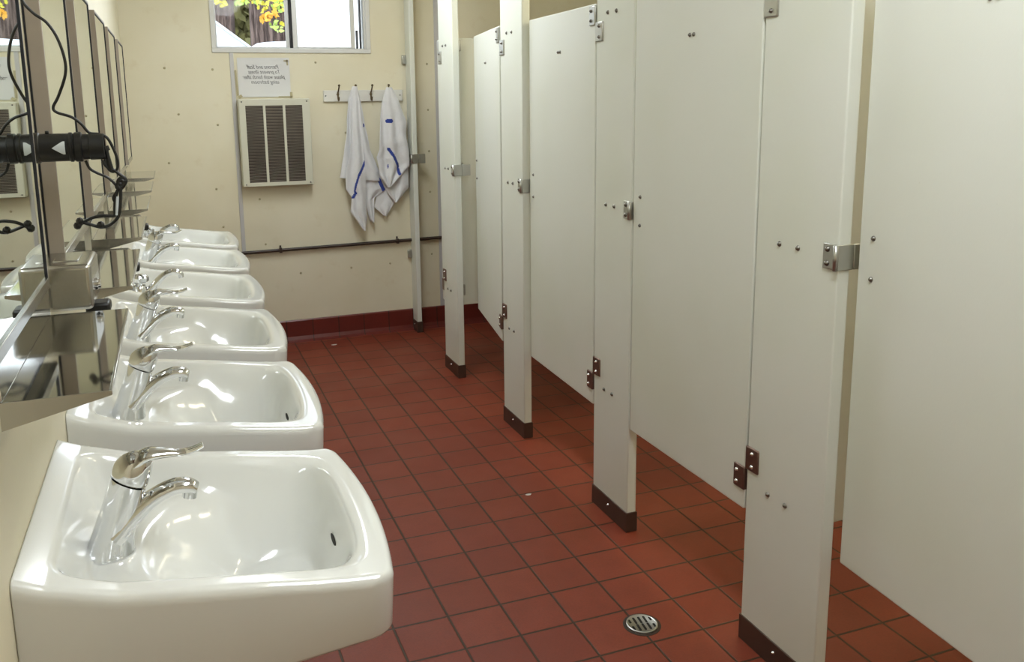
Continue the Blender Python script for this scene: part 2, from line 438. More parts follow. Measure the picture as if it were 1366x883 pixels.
labs = ['narrow off-white stall post fixed against the back wall', 'off-white stall post with brown shoe, second from the back wall',
        'off-white stall post with brown shoe, third from the back wall', 'off-white stall post with brown shoe, fourth from the back wall and mid picture',
        'widest, nearest fully seen off-white stall post, brown shoe, open gap at its right side', 'off-white stall post beside the nearest stall door, beyond the picture edge']
for i, (a, b) in enumerate(PL):
    pilaster(a, b, labs[i], keeper=True, hinges=(i > 0), panel=(i > 0))
def door(y_h, y_l, ang, lab, hooks=(10.12,), bolts=False, outbolt=True):
    """hinged at y_h (near post's far edge), latch end at y_l; ang>0 swings the latch end into the stall"""
    wd = y_l-y_h-.12
    r = tag(empty('stall_door', (PX+(.05 if ang > 45 else 0), y_h+((.05 if ang < 5 else .10) if ang < 45 else .32), ZD0), -math.radians(ang)), lab, 'stall door', 'doors of the toilet stalls')
    f = MB(); f.box(0, TH, 0, wd, 0, ZD1-ZD0); f.build('door_panel', 'partition', r, bevel=.025, seg=3)
    for z, m in ((10.76, 'hinge'), (2.86, 'hinge_dark')):
        h = MB(); h.box(-.03, TH+.03, -.01, .27, z-.2-ZD0, z+.2-ZD0); hp = h.build('hinge_plate', m, r, bevel=.02)
        for dz in (-.1, .1): screw((-.03, .17, z+dz-ZD0), (-1, 0, 0), hp, 'chrome' if m != 'hinge' else 'screw', .03)
    for dz in hooks:
        for dy in (-.06, .06): 
            q = screw((0, wd*.5+dy, dz-ZD0), (-1, 0, 0), r, r=.03); q.name = 'coat_hook_bolt'
    for z in (7.18, 6.62): 
        q = screw((0, wd-.27, z-ZD0), (-1, 0, 0), r, r=.03); q.name = 'latch_bolt'
    h = MB(); h.box(TH, TH+.1, wd-.45, wd-.05, 6.6-ZD0, 7.2-ZD0); h.build('slide_latch', 'hinge', r, bevel=.03)
    h = MB(); h.tube(spline([(TH, wd*.5, 10.2-ZD0), (TH+.25, wd*.5, 10.1-ZD0), (TH+.4, wd*.5, 10.25-ZD0)], 5), .035, 10); h.build('coat_hook', 'hinge', r, smooth=True)
    return r
door(14.15, 18.80, 93, 'off-white door of the farthest stall, swung open behind its post')
door(8.60, 12.72, 9.8, 'off-white stall door second from the back wall, ajar, its latch edge swung inward')
door(3.05, 7.10, 2.4, 'off-white stall door third from the back wall, nearly shut, top edge in view')
door(-2.42, 1.50, 0, 'large off-white closed stall door between the two nearest posts, two bolts near its top')
door(-8.15, -4.23, 3.8, 'nearest stall door, filling the right edge of the picture, slightly ajar with faint scuffs')
for y, lab in ((13.45, 'side partition panel behind the second post from the back wall'), (7.9, 'side partition panel behind the third post from the back wall'),
               (2.3, 'side partition panel behind the fourth post from the back wall'), (-3.2, 'side partition panel behind the nearest full post, seen through the gap')):
    r = tag(empty('partition_panel', (PX+TH+.02, y, ZD0)), 'off-white '+lab, 'partition', 'side panels between the toilet stalls')
    f = MB(); f.box(0, XR-PX-TH-.04, -TH/2, TH/2, 0, ZD1-ZD0); f.build('panel', 'partition', r, bevel=.02)
    for z in (10.77, 6.88, 2.84):
        h = MB(); h.box(0, .24, -TH/2-.05, TH/2+.05, z-ZD0-.18, z-ZD0+.18); h.build('bracket', 'hinge', r, bevel=.02)

# ------------------------------------------------------------------ sinks
def zr(x):
    xs = [0, .23, .74, 1.3, 1.87, 2.3, 2.65, 2.95, 3.2]; zs = [5.54, 5.44, 5.285, 5.20, 5.12, 5.05, 5.005, 4.985, 4.94]
    return float(np.interp(x, xs, zs))
def xf(y):
    a = abs(y); v = 2.95+.16*(1-(y/1.5)**2)
    if a > 1.32: v -= .18*(1-math.sqrt(max(0, 1-((a-1.32)/.18)**2)))
    return v
def sink_top(x, y):
    X = xf(y); d = min(x+.2, X-x, 1.5-abs(y)); R = zr(x)
    # recess
    q1, q2, q3 = 1.31-abs(y), x-.20, X-.20-x
    k = .12; m_ = -k*math.log(math.exp(-q1/k)+math.exp(-q2/k)+math.exp(-q3/k))
    m = sst(0, .26, m_)
    D = min(4.87+.02*(x-.5), R-.05)
    ox = x-1.95; px, py = abs(ox)/(.84 if ox > 0 else 1.17), abs(y)/1.22
    fr = sst(-.5, .5, ox)
    e = 2.2+1.9*fr
    rho = (px**e+py**e)**(1/e)
    cth = max(-1, min(1, (px if ox > 0 else -px)/max(1e-6, math.hypot(px, py))))
    st = .50+(.14 if cth > 0 else .30)*cth
    dep = .80*(1-sst(st, 1.02, rho))
    z = R-m*(R-D)-dep*sst(0, .12, m_)
    r = .075
    if d < r: z -= r*(1-math.sqrt(max(0, 1-(1-d/r)**2)))
    return z
def sink_bot(x, y):
    zb = float(np.interp(x, [0, 2.1, 2.9, 3.2], [4.10, 4.33, 4.41, 4.42]))
    ed = 1.5-abs(y); inn = sst(.1, .5, min(ed, 3-x))
    return min(zb, sink_top(x, y)-.10*inn-.3*(1-inn)) if inn > 0 else zb
def make_basin():
    nx, ny = 96, 96
    def warp(n): # denser near the ends
        return [(.5-.5*math.cos(math.pi*i/n))*.55+(i/n)*.45 for i in range(n+1)]
    A = warp(nx); B = [2*b-1 for b in warp(ny)]
    vs = []; fs = []
    for a in A:
        for b in B: y = 1.5*b; x = a*xf(y); vs.append((x, y, sink_top(x, y)))
    n0 = len(vs)
    for a in A:
        for b in B:
            y = 1.5*b; x = a*xf(y); k = .982
            vs.append((x*(1-.008), y*k, sink_bot(x, y)))
    W = ny+1
    for i in range(nx):
        for j in range(ny):
            q = i*W+j; fs.append((q, q+1, q+W+1, q+W)); fs.append((n0+q, n0+q+W, n0+q+W+1, n0+q+1))
    per = [(0, j) for j in range(ny)]+[(i, ny) for i in range(nx)]+[(nx, j) for j in range(ny, 0, -1)]+[(i, 0) for i in range(nx, 0, -1)]
    # skirt with two rounding rings
    idx = [i*W+j for i, j in per]; N = len(per)
    rings_ = [idx]
    for lev in (.05, .95):
        st = len(vs)
        for q in idx:
            p, b_ = vs[q], vs[q+n0]
            xx = p[0]+(b_[0]-p[0])*lev; yy = p[1]+(b_[1]-p[1])*lev*(.6 if lev < .5 else .55)
            vs.append((xx, yy, p[2]+(b_[2]-p[2])*lev))
        rings_.append(list(range(st, st+N)))
    rings_.append([q+n0 for q in idx])
    for a, b in zip(rings_, rings_[1:]):
        for k in range(N): k2 = (k+1) % N; fs.append((a[k], b[k], b[k2], a[k2]))
    m = MB(); m._add([(x, y*1.035, z-4.0) for x, y, z in vs], fs); return m

def faucet_lever(root):
    """single lever faucet: leaning column, spout from its front, domed handle with a long lever"""
    r = empty('faucet', (.55, 0, .86)); r.parent = root; r.scale = (.94, 1, .98)
    def el(cx, z, rx, ry, tilt, n=28, pw=2.2):
        out = []
        for k in range(n):
            q = 2*math.pi*k/n; c, s_ = math.cos(q), math.sin(q)
            x = rx*abs(c)**(2/pw)*(1 if c > 0 else -1); y = ry*abs(s_)**(2/pw)*(1 if s_ > 0 else -1)
            out.append((cx+x*math.cos(tilt), y, z-x*math.sin(tilt)))
        return out
    rows = [(0.0, -.01, .25, .205, 0), (0.0, .03, .25, .205, 0), (.012, .07, .235, .195, .05), (.05, .2, .205, .17, .15), (.11, .38, .185, .155, .3), (.19, .58, .18, .15, .42), (.235, .72, .178, .148, .48)]
    P = spline(rows, 4); m = MB(); m.rings([el(*p) for p in P]); 
    m.build('body', 'chrome', r, smooth='auto')
    # spout
    ax = spline([(.08, 0, .20, .17), (.24, 0, .36, .13), (.45, 0, .52, .105), (.66, 0, .60, .098), (.80, 0, .59, .09), (.87, 0, .55, .075)], 5)
    m = MB(); m.tube([p[:3] for p in ax], [(p[3]*1.1, p[3]*.82) for p in ax], 18)
    m.cyl((.82, 0, .58), (.80, 0, .47), .072, 16)
    m.build('spout', 'chrome', r, smooth='auto')
    # handle: dome cap + lever
    rows = [(.238, .735, .172, .145, .48), (.25, .76, .186, .156, .48), (.29, .85, .184, .152, .42), (.34, .94, .15, .125, .32), (.375, .99, .09, .08, .25), (.385, 1.0, .02, .02, .2)]
    P = spline(rows, 4); m = MB(); m.rings([el(*p) for p in P])
    ax = spline([(.27, 0, .88, .125), (.42, 0, .965, .115), (.58, 0, .965, .085), (.74, 0, .945, .058), (.86, 0, .955, .055), (.97, 0, .99, .048)], 6)
    m.tube([p[:3] for p in ax], [(p[3]*1.15, p[3]*.55) for p in ax], 18)
    m.build('handle', 'chrome', r, smooth='auto')
    return r
def faucet_knob(root):
    """older faucet: fluted push knob on a short body, separate curved spout"""
    r = empty('faucet', (.50, 0, .86)); r.parent = root
    m = MB(); m.lathe((0, 0, -.01), (0, 0, 1), [(0, .23), (.05, .23), (.09, .19), (.30, .17), (.36, .14)], 24); m.build('body', 'chrome', r, smooth='auto')
    m = MB(); m.lathe((0, 0, .35), (0, 0, 1), [(0, .07), (.07, .07)], 16)
    rg = []
    for z, rr in ((.42, .17), (.45, .2), (.53, .2), (.56, .17), (.60, .08), (.61, .01)):
        rg.append([((rr*(1+.09*math.cos(8*q)))*math.cos(q), (rr*(1+.09*math.cos(8*q)))*math.sin(q), z) for q in [2*math.pi*k/64 for k in range(64)]])
    m.rings(rg); m.build('handle', 'chrome', r, smooth='auto')
    ax = spline([(.10, 0, .10, .12), (.28, 0, .30, .10), (.50, 0, .52, .085), (.70, 0, .60, .08), (.84, 0, .56, .08), (.87, 0, .46, .07)], 6)
    m = MB(); m.tube([p[:3] for p in ax], [(p[3], p[3]*.85) for p in ax], 18); m.build('spout', 'chrome', r, smooth='auto')
    return r

basin_mesh = None
S0, SD = 6.9, 3.83
sl = ['white wall-hung sink nearest the camera with chrome lever faucet', 'white wall-hung sink directly behind the nearest one, under the first steel shelf',
      'white wall-hung sink third from the camera with chrome lever faucet', 'white wall-hung sink fourth from the camera with a knob-topped faucet',
      'white wall-hung sink fifth from the camera, second last before the back wall', 'white wall-hung sink farthest from the camera, closest to the back wall']
for i in range(6):
    root = tag(empty('sink', L(TW+.005, S0+1.55+SD*i, 4.0), LR), sl[i], 'sink', 'wall-hung sinks in a row')
    if basin_mesh is None:
        b = make_basin().build('basin', 'porcelain', root, smooth=True); basin_mesh = b.data
    else:
        b = bpy.data.objects.new('basin', basin_mesh); COL.objects.link(b); b.parent = root
    (faucet_knob if i in (3, 5) else faucet_lever)(root)
    # overflow slot on the front inner wall
    xs = 2.45
    while sink_top(xs, 0) < 4.60 and xs < 2.8: xs += .005
    zz = sink_top(xs, 0)-4.0; slope = (sink_top(xs+.02, 0)-sink_top(xs-.02, 0))/.04; nx = Vector((-slope, 0, 1)).normalized(); tx = Vector((1, 0, slope)).normalized()
    m = MB(); rg = []
    for off in (-.01, .008):
        rg.append([tuple(Vector((xs, 0, zz))+nx*off+tx*(.028*math.sin(q))+Vector((0, 1, 0))*(.13*math.cos(q))) for q in [2*math.pi*k/20 for k in range(20)]])
    m.rings(rg); m.build('overflow_slot', 'hole', root)
    m = MB(); zf = sink_top(1.75, 0)-4.0
    m.lathe((1.75, 0, zf-.01), (0, 0, 1), [(0, .14), (.02, .14), (.028, .11), (.012, .09)], 24); m.build('drain', 'chrome', root, smooth='auto')

# ------------------------------------------------------------------ mirrors and shelves
F0, FD, MW = 9.40, 3.95, 2.8
MZ0, MZ1 = 7.40, 10.83
ml = ['tall framed mirror at the left picture edge reflecting the wall heater', 'tall framed mirror just beyond the black device, above the second shelf', 'tall framed mirror third from the camera',
      'tall framed mirror fourth from the camera', 'tall framed mirror fifth from the camera', 'tall framed mirror nearest the back wall, last of the row']
sl2 = ['stainless steel shelf nearest the camera, under the first mirror', 'stainless steel shelf beyond the soap dispenser, second from the camera', 'stainless steel shelf third from the camera',
       'stainless steel shelf fourth from the camera', 'stainless steel shelf fifth from the camera', 'stainless steel shelf farthest away, beside the back wall']
MF = [8.98, 13.13, 17.06, 21.15, 25.0, 29.2]
for i in range(6):
    sf = MF[i]; MW = 2.75
    root = tag(empty('wall_mirror', L(TW+.005, sf, MZ0), LR), ml[i], 'mirror', 'mirrors above the sinks')
    h = MZ1-MZ0; dM = TM-TW
    m = MB(); x0 = .062; xl = dM+.012
    m.box(x0, xl, -.04, 0, 0, h); m.box(x0, xl, -MW, -MW+.04, 0, h); m.box(x0, xl, -MW+.04, -.04, h-.04, h)
    m.build('frame', 'frame_steel', root, bevel=.006)
    m = MB(); m.box(x0, xl+.01, -MW+.04, -.04, 0, .10); m.build('bottom_rail', 'steel', root, bevel=.006)
    m = MB(); m.box(x0+.02, dM, -MW+.03, -.03, .08, h-.03); m.build('glass', 'mirror', root)
    g = .02
    m = MB(); m.box(dM, xl+.001, -.04-g, -.04, .09, h-.04); m.box(dM, xl+.001, -MW+.04+g, -.04-g, h-.04-g, h-.04); m.box(dM-.03, xl-.002, -.005, .006, 0, h)
    m.build('gasket', 'gasket', root)
    m = MB(); m.box(.045, x0+.002, -MW, 0, .0, h); m.build('shadow_gap', 'gasket', root)  # black sheet painted in for the shadow between mirror frame and wall
    # shelf: plate with turned-down front lip and tapered end gussets, raised back flange
    sf = F0+3.92*i; MW = 2.75
    root = tag(empty('steel_shelf', L(TW+.005, sf, 6.945), LR), sl2[i], 'shelf', 'steel shelves under the mirrors')
    t0, t1 = .12, -.55-TW
    m = MB(); m.box(t0, t1, -MW, 0, .07, .09); m.box(t0, t0+.02, -MW, 0, .09, .36); m.build('shelf_plate', 'steel_shelf', root, bevel=.006)
    m = MB(); m.box(t1-.02, t1+.004, -MW, 0, .055, .092); m.build('front_lip', 'steel', root, bevel=.006)
    for y in (-MW, -.02):
        m = MB(); m.prism([(t0, .088), (t1, .088), (t1, .055), (t0, -.12)], 1, y-.004, y+.024); m.build('end_bracket', 'steel', root)

# soap dispensers: first one with its steel box, two more further on
def dispenser(s, lab, z=7.03, dx=0, H=.47):
    root = tag(empty('soap_dispenser', L(TW+.005+dx, s, z), LR), lab, 'soap dispenser', 'steel soap dispensers between the shelves')
    m = MB(); m.box(-dx, .53, 0, .92, 0, H); m.build('housing', 'steel', root, bevel=.05, seg=4)
    m = MB(); m.box(.16, .40, .25, .72, H-.01, H+.01); m.build('filler_lid', 'steel', root, bevel=.008)
    m = MB(); m.lathe((.52, .42, H*.4), (1, 0, 0), [(0, .065), (.03, .065), (.035, .05), (.055, .05), (.06, .035)], 20); m.build('push_button', 'chrome', root, smooth='auto')
    m = MB(); m.box(.42, .66, .25, .52, -.11, .005); m.build('nozzle', 'black', root, bevel=.03)
    return root
dispenser(9.50, 'steel soap dispenser with black nozzle beside the nearest shelf')
dispenser(13.45, 'second steel soap dispenser, mostly hidden behind the second shelf, black nozzle showing', 6.74, .15, .17)
dispenser(17.40, 'third steel soap dispenser, its black nozzle showing beside the third shelf', 6.82, .20, .13)

# ------------------------------------------------------------------ black ribbed device with cord
root = tag(empty('hair_dryer', L(TW+.005, 9.85, 8.66), LR), 'black ribbed cylindrical appliance standing out from the wall between two mirrors', 'hair dryer')
m = MB(); prof = [(.045, .10), (.06, .145)]
for d, r_ in ((.09, .145), (.10, .155), (.14, .155), (.15, .142), (.41, .140), (.42, .15), (.445, .15), (.45, .138), (.46, .138), (.47, .15), (.53, .152), (.54, .13), (.60, .128), (.605, .135), (.74, .132), (.745, .10), (.70, .095)): prof.append((d, r_))
m.lathe((0, 0, 0), (1, 0, 0), prof, 32); m.build('barrel', 'black', root, smooth='auto')
m = MB(); m.lathe((.22, 0, .14), (0, 0, 1), [(0, .02), (.03, .018)], 10); m.build('button', 'black', root, smooth=True)
m = MB()
def onbar(a, x, r=.1435): return (x, -r*math.cos(a), r*math.sin(a))
st_ = []
for k in range(9):
    a_ = -.46+.92*k/8; f_ = 1-abs(a_)/.5
    st_.append([onbar(a_, .375-.11*f_, .139), onbar(a_, .385, .139), onbar(a_, .385, .1465), onbar(a_, .375-.11*f_, .1465)])
m.rings(st_); m.build('white_emblem', 'whitemark', root)

def onS(s, x, y):
    d = cr*((x-683+25.8)/FPX)-cu*((y-441.5+98.1)/FPX)+cf
    k = s/d.dot(LE); p = Vector(CAM)+d*k
    return (p-Vector(CAM)).dot(LN), s, p.z
def onY(Y, x, y):
    d = cr*((x-683+25.8)/FPX)-cu*((y-441.5+98.1)/FPX)+cf
    k = (Y-CAM[1])/d.y; return Vector(CAM)+d*k
# cord: measured as a hanging curve at its own distance from the wall, given in (t, s, z)
def cordpts(P, ds=0):
    out = []
    for p in P:
        x, y = p[:2]; s = (p[2] if len(p) > 2 else 9.85)+ds; t_, s_, z_ = onS(s, x, y); out.append((t_, s_, z_))
    return out
root = tag(empty('power_cord', L(0, 0, 0), LR), 'thin black cord hanging in loops over the mirrors and knotted above the shelf', 'cord')
m = MB()
A = cordpts([(12, -60), (24, -16), (31, 3), (45, 18), (62, 30), (76, 50), (86, 78), (87, 100), (78, 128), (71, 143), (76, 150), (95, 156), (108, 165), (119, 177), (132, 179), (143, 184), (152, 200), (157, 215), (156, 226), (150, 229), (144, 224), (140, 212)])
m.tube(spline(A, 6), .0145, 8)
m.build('cord_run', 'black', root, smooth=True)
m = MB(); A = cordpts([(138, 200), (141, 199), (145, 214), (149, 227)]); m.tube(spline(A[1:], 4), .024, 8); m.lathe(A[1], (-.3, 0, 1), [(-.02, .04), (.03, .04)], 10); m.build('plug', 'black', root, smooth='auto')
m = MB(); A = cordpts([(114, 214), (120, 225), (130, 231), (142, 236), (150, 242), (157, 250)]); m.tube(spline(A, 6), .014, 8)
A = cordpts([(137, 214), (142, 222), (152, 227), (160, 233), (167, 238), (168, 243), (162, 248), (157, 243), (161, 237), (168, 240)]); m.tube(spline(A, 6), .016, 8)
A = cordpts([(168, 240), (163, 246), (158, 244), (156, 250), (162, 251), (166, 244), (161, 240), (157, 247), (160, 252)]); m.tube(spline(A, 6), .02, 8)
m.build('knot', 'black', root, smooth=True)
m = MB(); A = cordpts([(159, 250), (156, 256), (154, 266), (153, 278), (153, 287), (148, 288), (135, 288), (122, 291), (112, 296), (106, 301)]); m.tube(spline(A, 6), .017, 8)
A = cordpts([(161, 248), (161, 262), (160, 278), (157, 290), (148, 299), (136, 303), (122, 300), (110, 297), (103, 301)]); m.tube(spline(A, 6), .017, 8)
A = cordpts([(155, 256), (151, 263), (152, 268), (155, 270)]); m.tube(spline(A, 6), .012, 8)
m.build('lower_loop', 'black', root, smooth=True)
m = MB()
for (x, y) in ((106, 296), (134, 301), (103, 302)):
    A = cordpts([(x, y)])[0]; m.lathe((A[0]-.03, A[1], A[2]), (1, 0, .2), [(0, .02), (.02, .04), (.05, .04), (.07, .02)], 10)
m.build('cord_tie', 'black', root, smooth='auto')
m = MB(); A = cordpts([(156.5, 262), (155.5, 287)]); m.tube(A, .018, 10); q = m.build('clip_highlight', 'whitemark', root, smooth='auto'); q['label'] = 'painted white highlight of a shiny clip on the cord'  # white rod stands in for the bright highlight on a chrome clip

# ------------------------------------------------------------------ heater on the back wall
root = tag(empty('wall_heater', (.73, YB, 6.04)), 'cream metal wall heater box with three dark louvred openings', 'heater')
D = .42; x0, x1 = -1.27, 1.27; H = 3.16
m = MB(); m.box(x0, x1, -D, 0, 0, H)
hs = m.build('casing', 'heater', root, bevel=.04, seg=3)
m = MB()  # face frame with openings
gx = [(-1.03, -.42), (-.33, .28), (.37, .98)]; z0, z1 = .16, H-.24
m.box(x0+.03, gx[0][0], -D-.05, -D, .03, H-.03); m.box(gx[2][1], x1-.03, -D-.05, -D, .03, H-.03)
m.box(gx[0][0], gx[2][1], -D-.05, -D, .03, z0); m.box(gx[0][0], gx[2][1], -D-.05, -D, z1, H-.03)
m.box(gx[0][1], gx[1][0], -D-.05, -D, z0, z1); m.box(gx[1][1], gx[2][0], -D-.05, -D, z0, z1)
m.build('face_frame', 'heater', root)
for a, b in gx:
    m = MB(); m.box(a, b, -D-.012, -D+.02, z0, z1)
    z = z0
    while z < z1-.03: m.prism([(-D-.04, z), (-D-.012, z+.035), (-D-.012, z+.02)], 0, a, b); z += .0535
    m.build('louvre', 'grille', root)
for x in (x0+.12, x1-.12):
    for z in (.1, H-.1): screw((x, -D-.05, z), (0, -1, 0), root, r=.022)

# ------------------------------------------------------------------ paper notice (lettering reads mirror-wise, as in the photograph)
root = tag(empty('paper_notice', (.47, YB-.012, 9.27)), 'white paper notice with mirror-reversed lines of text, taped above the heater', 'notice')
m = MB(); n_ = 12
g = []
for off in (0, -.006):
    g.append([( -.92+1.84*i/n_, off-.02*math.sin(math.pi*i/n_), z) for i in range(n_+1) for z in ((0, 1.39) if i % 2 == 0 else (0, 1.39))])
vs = []; fs = []
for i in range(n_+1):
    x = -.92+1.84*i/n_; yy = -.004-.02*math.sin(math.pi*i/n_)
    for z in (0, 1.39): vs += [(x, yy, z), (x, yy-.005, z)]
for i in range(n_):
    a = 4*i; b = a+4
    fs += [(a, b, b+2, a+2), (a+1, a+3, b+3, b+1), (a, a+1, b+1, b), (a+2, b+2, b+3, a+3)]
fs += [(0, 2, 3, 1), (4*n_, 4*n_+1, 4*n_+3, 4*n_+2)]
m._add(vs, fs); m.build('sheet', 'paper', root, smooth=False)
def text_mesh(s, size, mat, name):
    cu_ = bpy.data.curves.new(name, 'FONT'); cu_.body = s; cu_.size = size*U; cu_.align_x = 'CENTER'; cu_.shear = .35; cu_.extrude = .0004; cu_.offset = -.0003; cu_.resolution_u = 3
    to = bpy.data.objects.new('tmp', cu_); COL.objects.link(to)
    dg = bpy.context.evaluated_depsgraph_get(); dg.update()
    me = bpy.data.meshes.new_from_object(to.evaluated_get(dg)); bpy.data.objects.remove(to)
    me.materials.clear(); me.materials.append(M[mat]); o = bpy.data.objects.new(name, me); COL.objects.link(o); return o
for i, (s_, wdt, dx) in enumerate((('Patrons and Staff', 1.14, -.02), ('To prevent illness', 1.10, .02), ('please wash hands after', 1.50, 0), ('using bathroom', .98, .04))):
    o = text_mesh(s_, .20, 'ink', 'text_line'); wx = o.dimensions.x or 1
    o.parent = root; o.rotation_euler = (math.radians(90), 0, 0)
    k = wdt*U/max(1e-6, max(v.co.x for v in o.data.vertices)-min(v.co.x for v in o.data.vertices))
    o.scale = (-k, 1, 1); o.location = ((dx)*U, -.032*U, (1.00-.178*i)*U)
for (x, z, w_, h_, a) in ((.80, 1.28, .16, .05, 0), (.84, 1.22, .05, .2, .1), (.93, .06, .09, .2, 0), (-.98, .5, .07, .9, .05), (-.88, .02, .14, .1, .6), (.72, .0, .5, .03, 0)):
    m = MB(); ca, sa = math.cos(a), math.sin(a)
    P = [(x+ca*u-sa*v, z+sa*u+ca*v) for u, v in ((-w_/2, -h_/2), (w_/2, -h_/2), (w_/2, h_/2), (-w_/2, h_/2))]
    m.prism(P, 1, -.030, -.024); m.build('tape_piece', 'tape', root)

# ------------------------------------------------------------------ coat rack and towels
root = tag(empty('coat_rack', (4.07, YB, 9.06)), 'white painted board with a row of hooks on the back wall', 'coat rack')
m = MB(); m.box(-1.5, 1.52, -.10, 0, 0, .42); m.build('board', 'rack', root, bevel=.015)
for x in (3.10, 3.72, 4.35, 4.98):
    x -= 4.07; y = -.10
    h = MB(); h.lathe((x, y, .27), (0, -1, 0), [(0, .05), (.02, .05), (.03, .03)], 12); h.tube(spline([(x, y-.02, .36), (x, y-.04, .28), (x, y-.05, .14), (x, y-.13, .04), (x, y-.22, .08), (x, y-.25, .17)], 5), [.03]*15+[.026]*11, 8)
    h.tube(spline([(x, y-.03, .3), (x, y-.12, .38), (x+.01, y-.2, .48), (x+.02, y-.24, .56)], 5), .026, 8); h.lathe((x+.02, y-.24, .55), (0, 0, 1), [(0, .02), (.02, .045), (.06, .045), (.08, .02)], 12)
    h.build('hook', 'brass', root, smooth='auto')
for x in (-1.42, 1.42): screw((x, -.10, .22), (0, -1, 0), root, r=.02)

def P2(x, y, Y): p = onY(Y, x, y); return p.x, p.z
def zc(cx, cy): return 420+cx/4.0133, 100+cy/4.0133     # from the enlarged view to photograph pixels
def poly_interp(P, v):
    # P list of (x,z); resample by arc length
    d = [0]
    for a, b in zip(P, P[1:]): d.append(d[-1]+math.hypot(b[0]-a[0], b[1]-a[1]))
    t = v*d[-1]; 
    return float(np.interp(t, d, [p[0] for p in P])), float(np.interp(t, d, [p[1] for p in P]))
def seg_d(px, pz, a, b):
    ax, az = a; bx, bz = b; L2 = (bx-ax)**2+(bz-az)**2; t = max(0, min(1, ((px-ax)*(bx-ax)+(pz-az)*(bz-az))/L2))
    return math.hypot(px-ax-t*(bx-ax), pz-az-t*(bz-az))
def towel(name, lab, lobes, stripes, top):
    ax, az = P2(*zc(*top), 19.1)
    root = tag(empty(name, (ax, 19.1, az)), lab, 'towel', 'towels on the hooks')
    m = MB()
    for (Lp, Rp, y0, amp, nf, ph) in lobes:
        Lw = [P2(*zc(*p), 19.1) for p in Lp]; Rw = [P2(*zc(*p), 19.1) for p in Rp]
        nu, nv = 70, 130; vs = []; fs = []; mats = []
        for j in range(nv+1):
            v = j/nv; l = poly_interp(Lw, v); r_ = poly_interp(Rw, v)
            for i in range(nu+1):
                u = i/nu; x = l[0]+(r_[0]-l[0])*u; z = l[1]+(r_[1]-l[1])*u
                a = amp*sst(-.1, .5, v)
                y = y0-.03-.06*math.sin(math.pi*u)-a*(.5+.5*math.sin(2*math.pi*(nf*u+ph+.25*math.sin(3*v+ph*5)))) - .05*noise.noise(Vector((x*1.5, z*1.0, y0*7)))-.03*noise.noise(Vector((x*5, z*3, y0*7)))
                x += .02*noise.noise(Vector((x*2, z*2, 3.3))); x = min(x, 5.66); y = min(y, 19.32)
                vs.append((x-ax, y-19.1, z-az))
        for j in range(nv):
            for i in range(nu):
                q = j*(nu+1)+i; fs.append((q, q+1, q+nu+2, q+nu+1))
        k = len(m.v); m.v += vs; m.f += [tuple(q+k for q in f_) for f_ in fs]
        ss = [[P2(*zc(*p), 19.1) for p in st[0]]+[st[1]] for st in stripes if st[2] == y0]
        for f_ in fs:
            cx = sum(vs[q][0] for q in f_)/4+ax; cz = sum(vs[q][2] for q in f_)/4+az; mi = 0
            for st in ss:
                w_ = st[-1]
                if any(seg_d(cx, cz, a, b) < w_ for a, b in zip(st[:-2], st[1:-1])): mi = 1
            m.mi.append(mi)
    o = m.build('cloth', ['towel', 'stripe'], root, smooth=True)
    so = o.modifiers.new('thick', 'SOLIDIFY'); so.thickness = .03*U; so.offset = 0
    return root
towel('hand_towel', 'white terry towel with blue stripe on the left hooks, long pointed corner hanging lowest',
      [([(205, 62), (182, 130), (168, 330), (137, 545), (135, 552)], [(226, 62), (250, 140), (300, 400), (345, 520), (348, 570)], 19.26, .12, 2.5, .1),
       ([(208, 60), (195, 200), (185, 420), (160, 540), (163, 610), (197, 655), (190, 730), (262, 832)], [(226, 62), (240, 160), (262, 400), (272, 560), (275, 700), (277, 780), (268, 832)], 19.14, .11, 1.6, .4),
       ([(225, 110), (240, 350), (262, 600), (280, 700), (300, 780), (318, 792)], [(232, 110), (290, 400), (372, 560), (385, 612), (325, 660), (322, 792)], 19.33, .05, 1.5, .7)],
      [([(273, 455), (250, 500), (232, 535)], .05, 19.14), ([(230, 540), (218, 590), (212, 625)], .035, 19.14), ([(218, 632), (200, 655)], .055, 19.14), ([(262, 265), (262, 275)], .035, 19.26),
       ([(345, 560), (372, 615)], .07, 19.33)], (215, 62))
towel('hand_towel', 'white terry towel with dark blue stripe on the right hook beside the stall post',
      [([(385, 66), (357, 150), (347, 260), (342, 400), (326, 440), (348, 540), (387, 602)], [(410, 66), (442, 125), (488, 250), (486, 330), (502, 410), (508, 478), (398, 600)], 19.14, .12, 2.2, .25),
       ([(390, 120), (380, 300), (375, 500), (385, 620), (432, 682)], [(420, 120), (470, 300), (508, 480), (516, 590), (440, 684)], 19.28, .09, 1.5, .1),
       ([(385, 200), (360, 450), (350, 600), (325, 710), (376, 757)], [(400, 200), (420, 450), (445, 600), (438, 680), (392, 757)], 19.38, .04, 1.2, .6)],
      [([(386, 246), (404, 246)], .07, 19.14), ([(392, 395), (415, 430), (440, 480), (450, 528)], .055, 19.14), ([(391, 480), (391, 498)], .02, 19.14)], (398, 64))

# ------------------------------------------------------------------ pipe along the back wall
root = tag(empty('wall_pipe', (0, YB, 0)), 'thin dark brown pipe running along the lower back wall', 'pipe')
m = MB(); m.cyl((-4.3, -.12, 3.56), (7.02, -.12, 3.66), .062, 16); m.build('pipe_run', 'pipe', root, smooth='auto')
for x in (.69, 5.2):
    m = MB(); zz = 3.6+.0088*(x); m.box(x-.05, x+.05, -.2, 0, zz-.10, zz+.09); m.box(x-.03, x+.03, -.06, 0, zz+.05, zz+.17); m.build('pipe_clip', 'pipe', root, bevel=.02)

